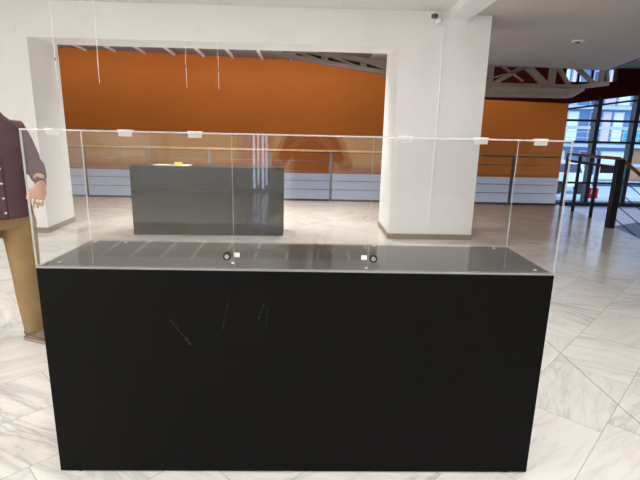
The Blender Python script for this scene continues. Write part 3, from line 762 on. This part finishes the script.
t = thing('mobile_phone', 'black phone held up by the person behind the camera', 'phone', (cx, -1.735, 1.43))
bm = B(); add_box(bm, -.078, .078, 0, .008, -.037, .037, 0, .003); obj('casing', bm, 'lockblack', t)
bm = B(); add_box(bm, -.074, .074, -.0006, 0, -.034, .034); obj('screen', bm, 'dark_steel', t)

# ------------------------------------------------------------------ outside, across the street
M['road'] = pbr('asphalt', srgb(150, 155, 165), .8, var=.1)
M['fac'] = pbr('blue_grey_facade', srgb(112, 142, 188), .7, var=.1, scale=.8)
M['slab'] = pbr('pale_concrete', srgb(196, 206, 220), .7, var=.08, scale=1)
M['pinkb'] = pbr('pink_shutter', srgb(246, 214, 226), .7, var=.12, scale=1.5)
M['whiteb'] = pbr('white_shutter', srgb(246, 250, 252), .7, var=.08, scale=2)
M['cyanb'] = pbr('cyan_awning', srgb(60, 176, 212), .6, var=.1, scale=1.5)
M['bwin'] = pbr('dark_shop_glass', srgb(62, 84, 122), .3, var=.3, scale=1.2)
M['brown'] = pbr('brown_brick', srgb(176, 132, 106), .8, var=.15, scale=3)
bm = B(); add_box(bm, -4, 40, 12.5, 46, -3.7, -3.6)
struct(obj('street', bm, 'road'), 'street outside the window', 'street')
bd = thing('apartment_building', 'pale blue apartment block across the street, seen through the window', 'building', (11, 24, -3.6))
bm = B(); add_box(bm, -3, 14, 0, 6, 0, 12); obj('wall', bm, 'fac', bd)
for z in (2.6, 3.55, 4.6, 5.55, 6.6, 7.6, 8.9):
    bm = B(); add_box(bm, -3, 14, -.55 if z in (2.6, 4.6, 6.6, 8.9) else -.12, 0, z, z+.16); obj('floor_slab', bm, 'slab', bd)
for (x0, x1, z0, z1, mm) in ((1.5, 2.1, 4.8, 6.5, 'bwin'), (2.3, 3.0, 4.8, 6.5, 'pinkb'), (3.05, 3.7, 4.8, 6.5, 'whiteb'), (4.3, 4.9, 4.8, 6.5, 'bwin'), (5.0, 5.5, 4.8, 6.5, 'pinkb'), (5.6, 6.2, 4.8, 6.5, 'whiteb'), (6.3, 7.2, 4.8, 5.6, 'cyanb'),
                             (1.4, 2.2, 6.8, 8.7, 'bwin'), (2.4, 2.9, 6.8, 8.7, 'whiteb'), (3.0, 3.5, 6.8, 8.7, 'pinkb'), (4.2, 4.9, 6.8, 8.6, 'bwin'), (5.0, 5.6, 6.8, 8.7, 'pinkb'), (5.7, 6.4, 6.8, 8.7, 'whiteb'), (6.8, 7.4, 6.8, 8.6, 'bwin'),
                             (1.6, 3.2, 2.8, 4.4, 'whiteb'), (4.0, 5.0, 2.8, 4.4, 'bwin'), (5.2, 6.6, 2.8, 4.4, 'whiteb'), (7.0, 8.6, 2.8, 4.5, 'brown'), (1.5, 3.4, .2, 2.4, 'bwin'), (4.0, 6.6, .2, 2.4, 'whiteb'), (7, 9, .2, 2.4, 'brown')):
    bm = B(); add_box(bm, x0, x1, -.08, 0, z0, z1)
    for k in range(1, 5):
        zz = z0+(z1-z0)*k/5; add_box(bm, x0, x1, -.09, -.08, zz-.015, zz+.015)
    wv = obj('window_frame', bm, 'slab' if mm != 'brown' else 'brown', bd)
    bm = B(); add_box(bm, x0+.05, x1-.05, -.1, -.09, z0+.06, z1-.06); obj('shutter' if mm != 'bwin' else 'pane', bm, mm, wv)
for z in (5.1, 5.4, 7.1, 7.4):
    bm = B(); add_tube(bm, [(-3, -.5, z), (14, -.5, z)], .02, 6); obj('balcony_rail', bm, 'slab', bd)
vn = thing('van', 'white van with blue windows parked outside beyond the window', 'van', (12.1, 19.5, -1.1))
bm = B(); add_poly(bm, [(-.9, 0, .35), (1.1, 0, .35), (1.15, 0, .9), (.8, 0, 1.0), (.5, 0, 1.5), (-.9, 0, 1.55)], (0, 1.6, 0)); obj('body', bm, 'whiteb', vn)
bm = B(); add_poly(bm, [(-.5, -.01, 1.0), (.6, -.01, 1.0), (.42, -.01, 1.38), (-.5, -.01, 1.4)], (0, .02, 0)); obj('side_window', bm, 'bwin', vn)
for x in (-.5, .7):
    bm = B(); add_cyl(bm, (x, -.02, .3), (0, 1, 0), .3, .25, 20); obj('wheel', bm, 'black', vn)
bm = B(); add_box(bm, 8, 20, 18.5, 23.45, -1.25, -1.1)
struct(obj('terrace', bm, 'slab'), 'raised pavement outside the window', 'pavement')

# ------------------------------------------------------------------ lamps, daylight and added fill lights
def lamp_panel(x, y_, z, lab, strength, w=.6, d=.6):
    t = thing('added_ceiling_light', lab, 'ceiling light', (x, y_, z), 0, 'added ceiling light panels')
    bm = B(); add_box(bm, -w/2, w/2, -d/2, d/2, -.03, 0, 0, .004); obj('housing', bm, 'lampwhite', t)
    bm = B(); add_box(bm, -w/2+.03, w/2-.03, -d/2+.03, d/2-.03, -.034, -.031)
    key = 'lamp%.1f' % strength
    if key not in M: M[key] = pbr('lit_diffuser_%.1f' % strength, (1, .995, 1), .5, var=0, emit=strength)
    obj('diffuser', bm, M[key], t)
    return t
LS = 15.0  # panels are out of view, added and scaled to light the hall
for i, (x, y_) in enumerate([(-4.5, 1.9), (-2.0, 1.7), (1.1, 1.7), (-4.5, -.3), (-2.0, -.3), (1.1, -.3), (-4.6, -2.7), (-2.0, -2.7), (1.1, -2.7), (-4.6, -5), (-1.8, -5), (.8, -5)]):
    lamp_panel(x, y_, ZC, 'unseen square ceiling light panel added above the hall', LS*(.55 if x < -4 else 1.7 if x > 0 else .9))

def area(name, loc, rot, sx, sy, watts, color, spread=180):
    l = bpy.data.lights.new(name, 'AREA'); l.shape = 'RECTANGLE'; l.size = sx; l.size_y = sy; l.energy = watts; l.color = color; l.spread = math.radians(spread)
    o = bpy.data.objects.new(name, l); COL.objects.link(o); o.location = loc; o.rotation_euler = rot
    return o
for a, c, z0 in WIN:
    A = (c-a)*(2.6-z0)
    wide = c-a > .5
    area('daylight_rear_window', ((a+c)/2, -9.29, (z0+2.6)/2), (PI/2, 0, 0), c-a, 2.6-z0, PI*A*(.75 if wide else 3.2), (1, .85, .5) if wide else (.72, .82, 1))
area('wall_fill', (-3.4, 9.78, 3.2), (math.radians(60), 0, 0), 10.5, .1, 46, (1, .97, .92))  # unseen strip added to brighten the orange wall
area('wall_fill', (4.6, 9.75, 3.0), (math.radians(70), 0, 0), 4.0, .1, 16, (1, .97, .92))  # same added fill for the right part of the orange wall
area('wall_fill', (-1.4, 5.66, 2.91), (math.radians(62), 0, 0), 4.0, .1, 25, (1, .97, .92))  # another added fill, hidden behind the lintel
area('gallery_fill', (-.9, 5.75, 2.925), (math.radians(10), 0, 0), 3.0, .08, 62, (1, .98, .96), 120)  # added behind the lintel to brighten the gallery floor

area('fill_side_window', (-6.3, -4.0, 1.35), (0, -PI/2, 0), 1.9, 5.0, 170, (1, .98, .95))  # fill in the added side window, brightens the pillar
area('stair_fill', (8.6, 6.4, 3.3), (math.radians(48), 0, 0), 3.0, .3, 22, (.82, .87, 1), 75)  # unseen light added to brighten the wall under the big window
area('daylight_window', (9.0, YF-.15, 1.0), (-PI/2, 0, 0), 3.8, 2.6, 8, (.75, .85, 1))

w = bpy.data.worlds.new('sky'); sc.world = w; w.use_nodes = True
bg = w.node_tree.nodes['Background']; bg.inputs[0].default_value = (.62, .8, 1, 1); bg.inputs[1].default_value = 1.6

# ------------------------------------------------------------------ camera
f, p, r, yaw, cx, cy, h = 459.65, .228828, .0224108, .026516, .035249, -1.710842, 1.4325
cyw, syw, cp, sp, cr, sr2 = math.cos(yaw), math.sin(yaw), math.cos(p), math.sin(p), math.cos(r), math.sin(r)
fw = Vector((syw*cp, cyw*cp, -sp)); rt = Vector((cyw, -syw, 0)); up = rt.cross(fw)
r2 = rt*cr+up*sr2; u2 = up*cr-rt*sr2
cam = bpy.data.cameras.new('camera'); cam.sensor_width = 36; cam.lens = f/640*36; cam.clip_start = .01
co = bpy.data.objects.new('camera', cam); COL.objects.link(co)
mw = Matrix((r2, u2, -fw)).transposed().to_4x4(); mw.translation = (cx, cy, h); co.matrix_world = mw
sc.camera = co
sc.view_settings.view_transform = 'Standard'; sc.view_settings.look = 'None'; sc.view_settings.gamma = 1; sc.view_settings.exposure = .44
sc.view_settings.use_curve_mapping = False
sc.cycles.use_denoising = True
sc.cycles.max_bounces = 12; sc.cycles.transparent_max_bounces = 24; sc.cycles.diffuse_bounces = 6
sc.cycles.sample_clamp_indirect = 6
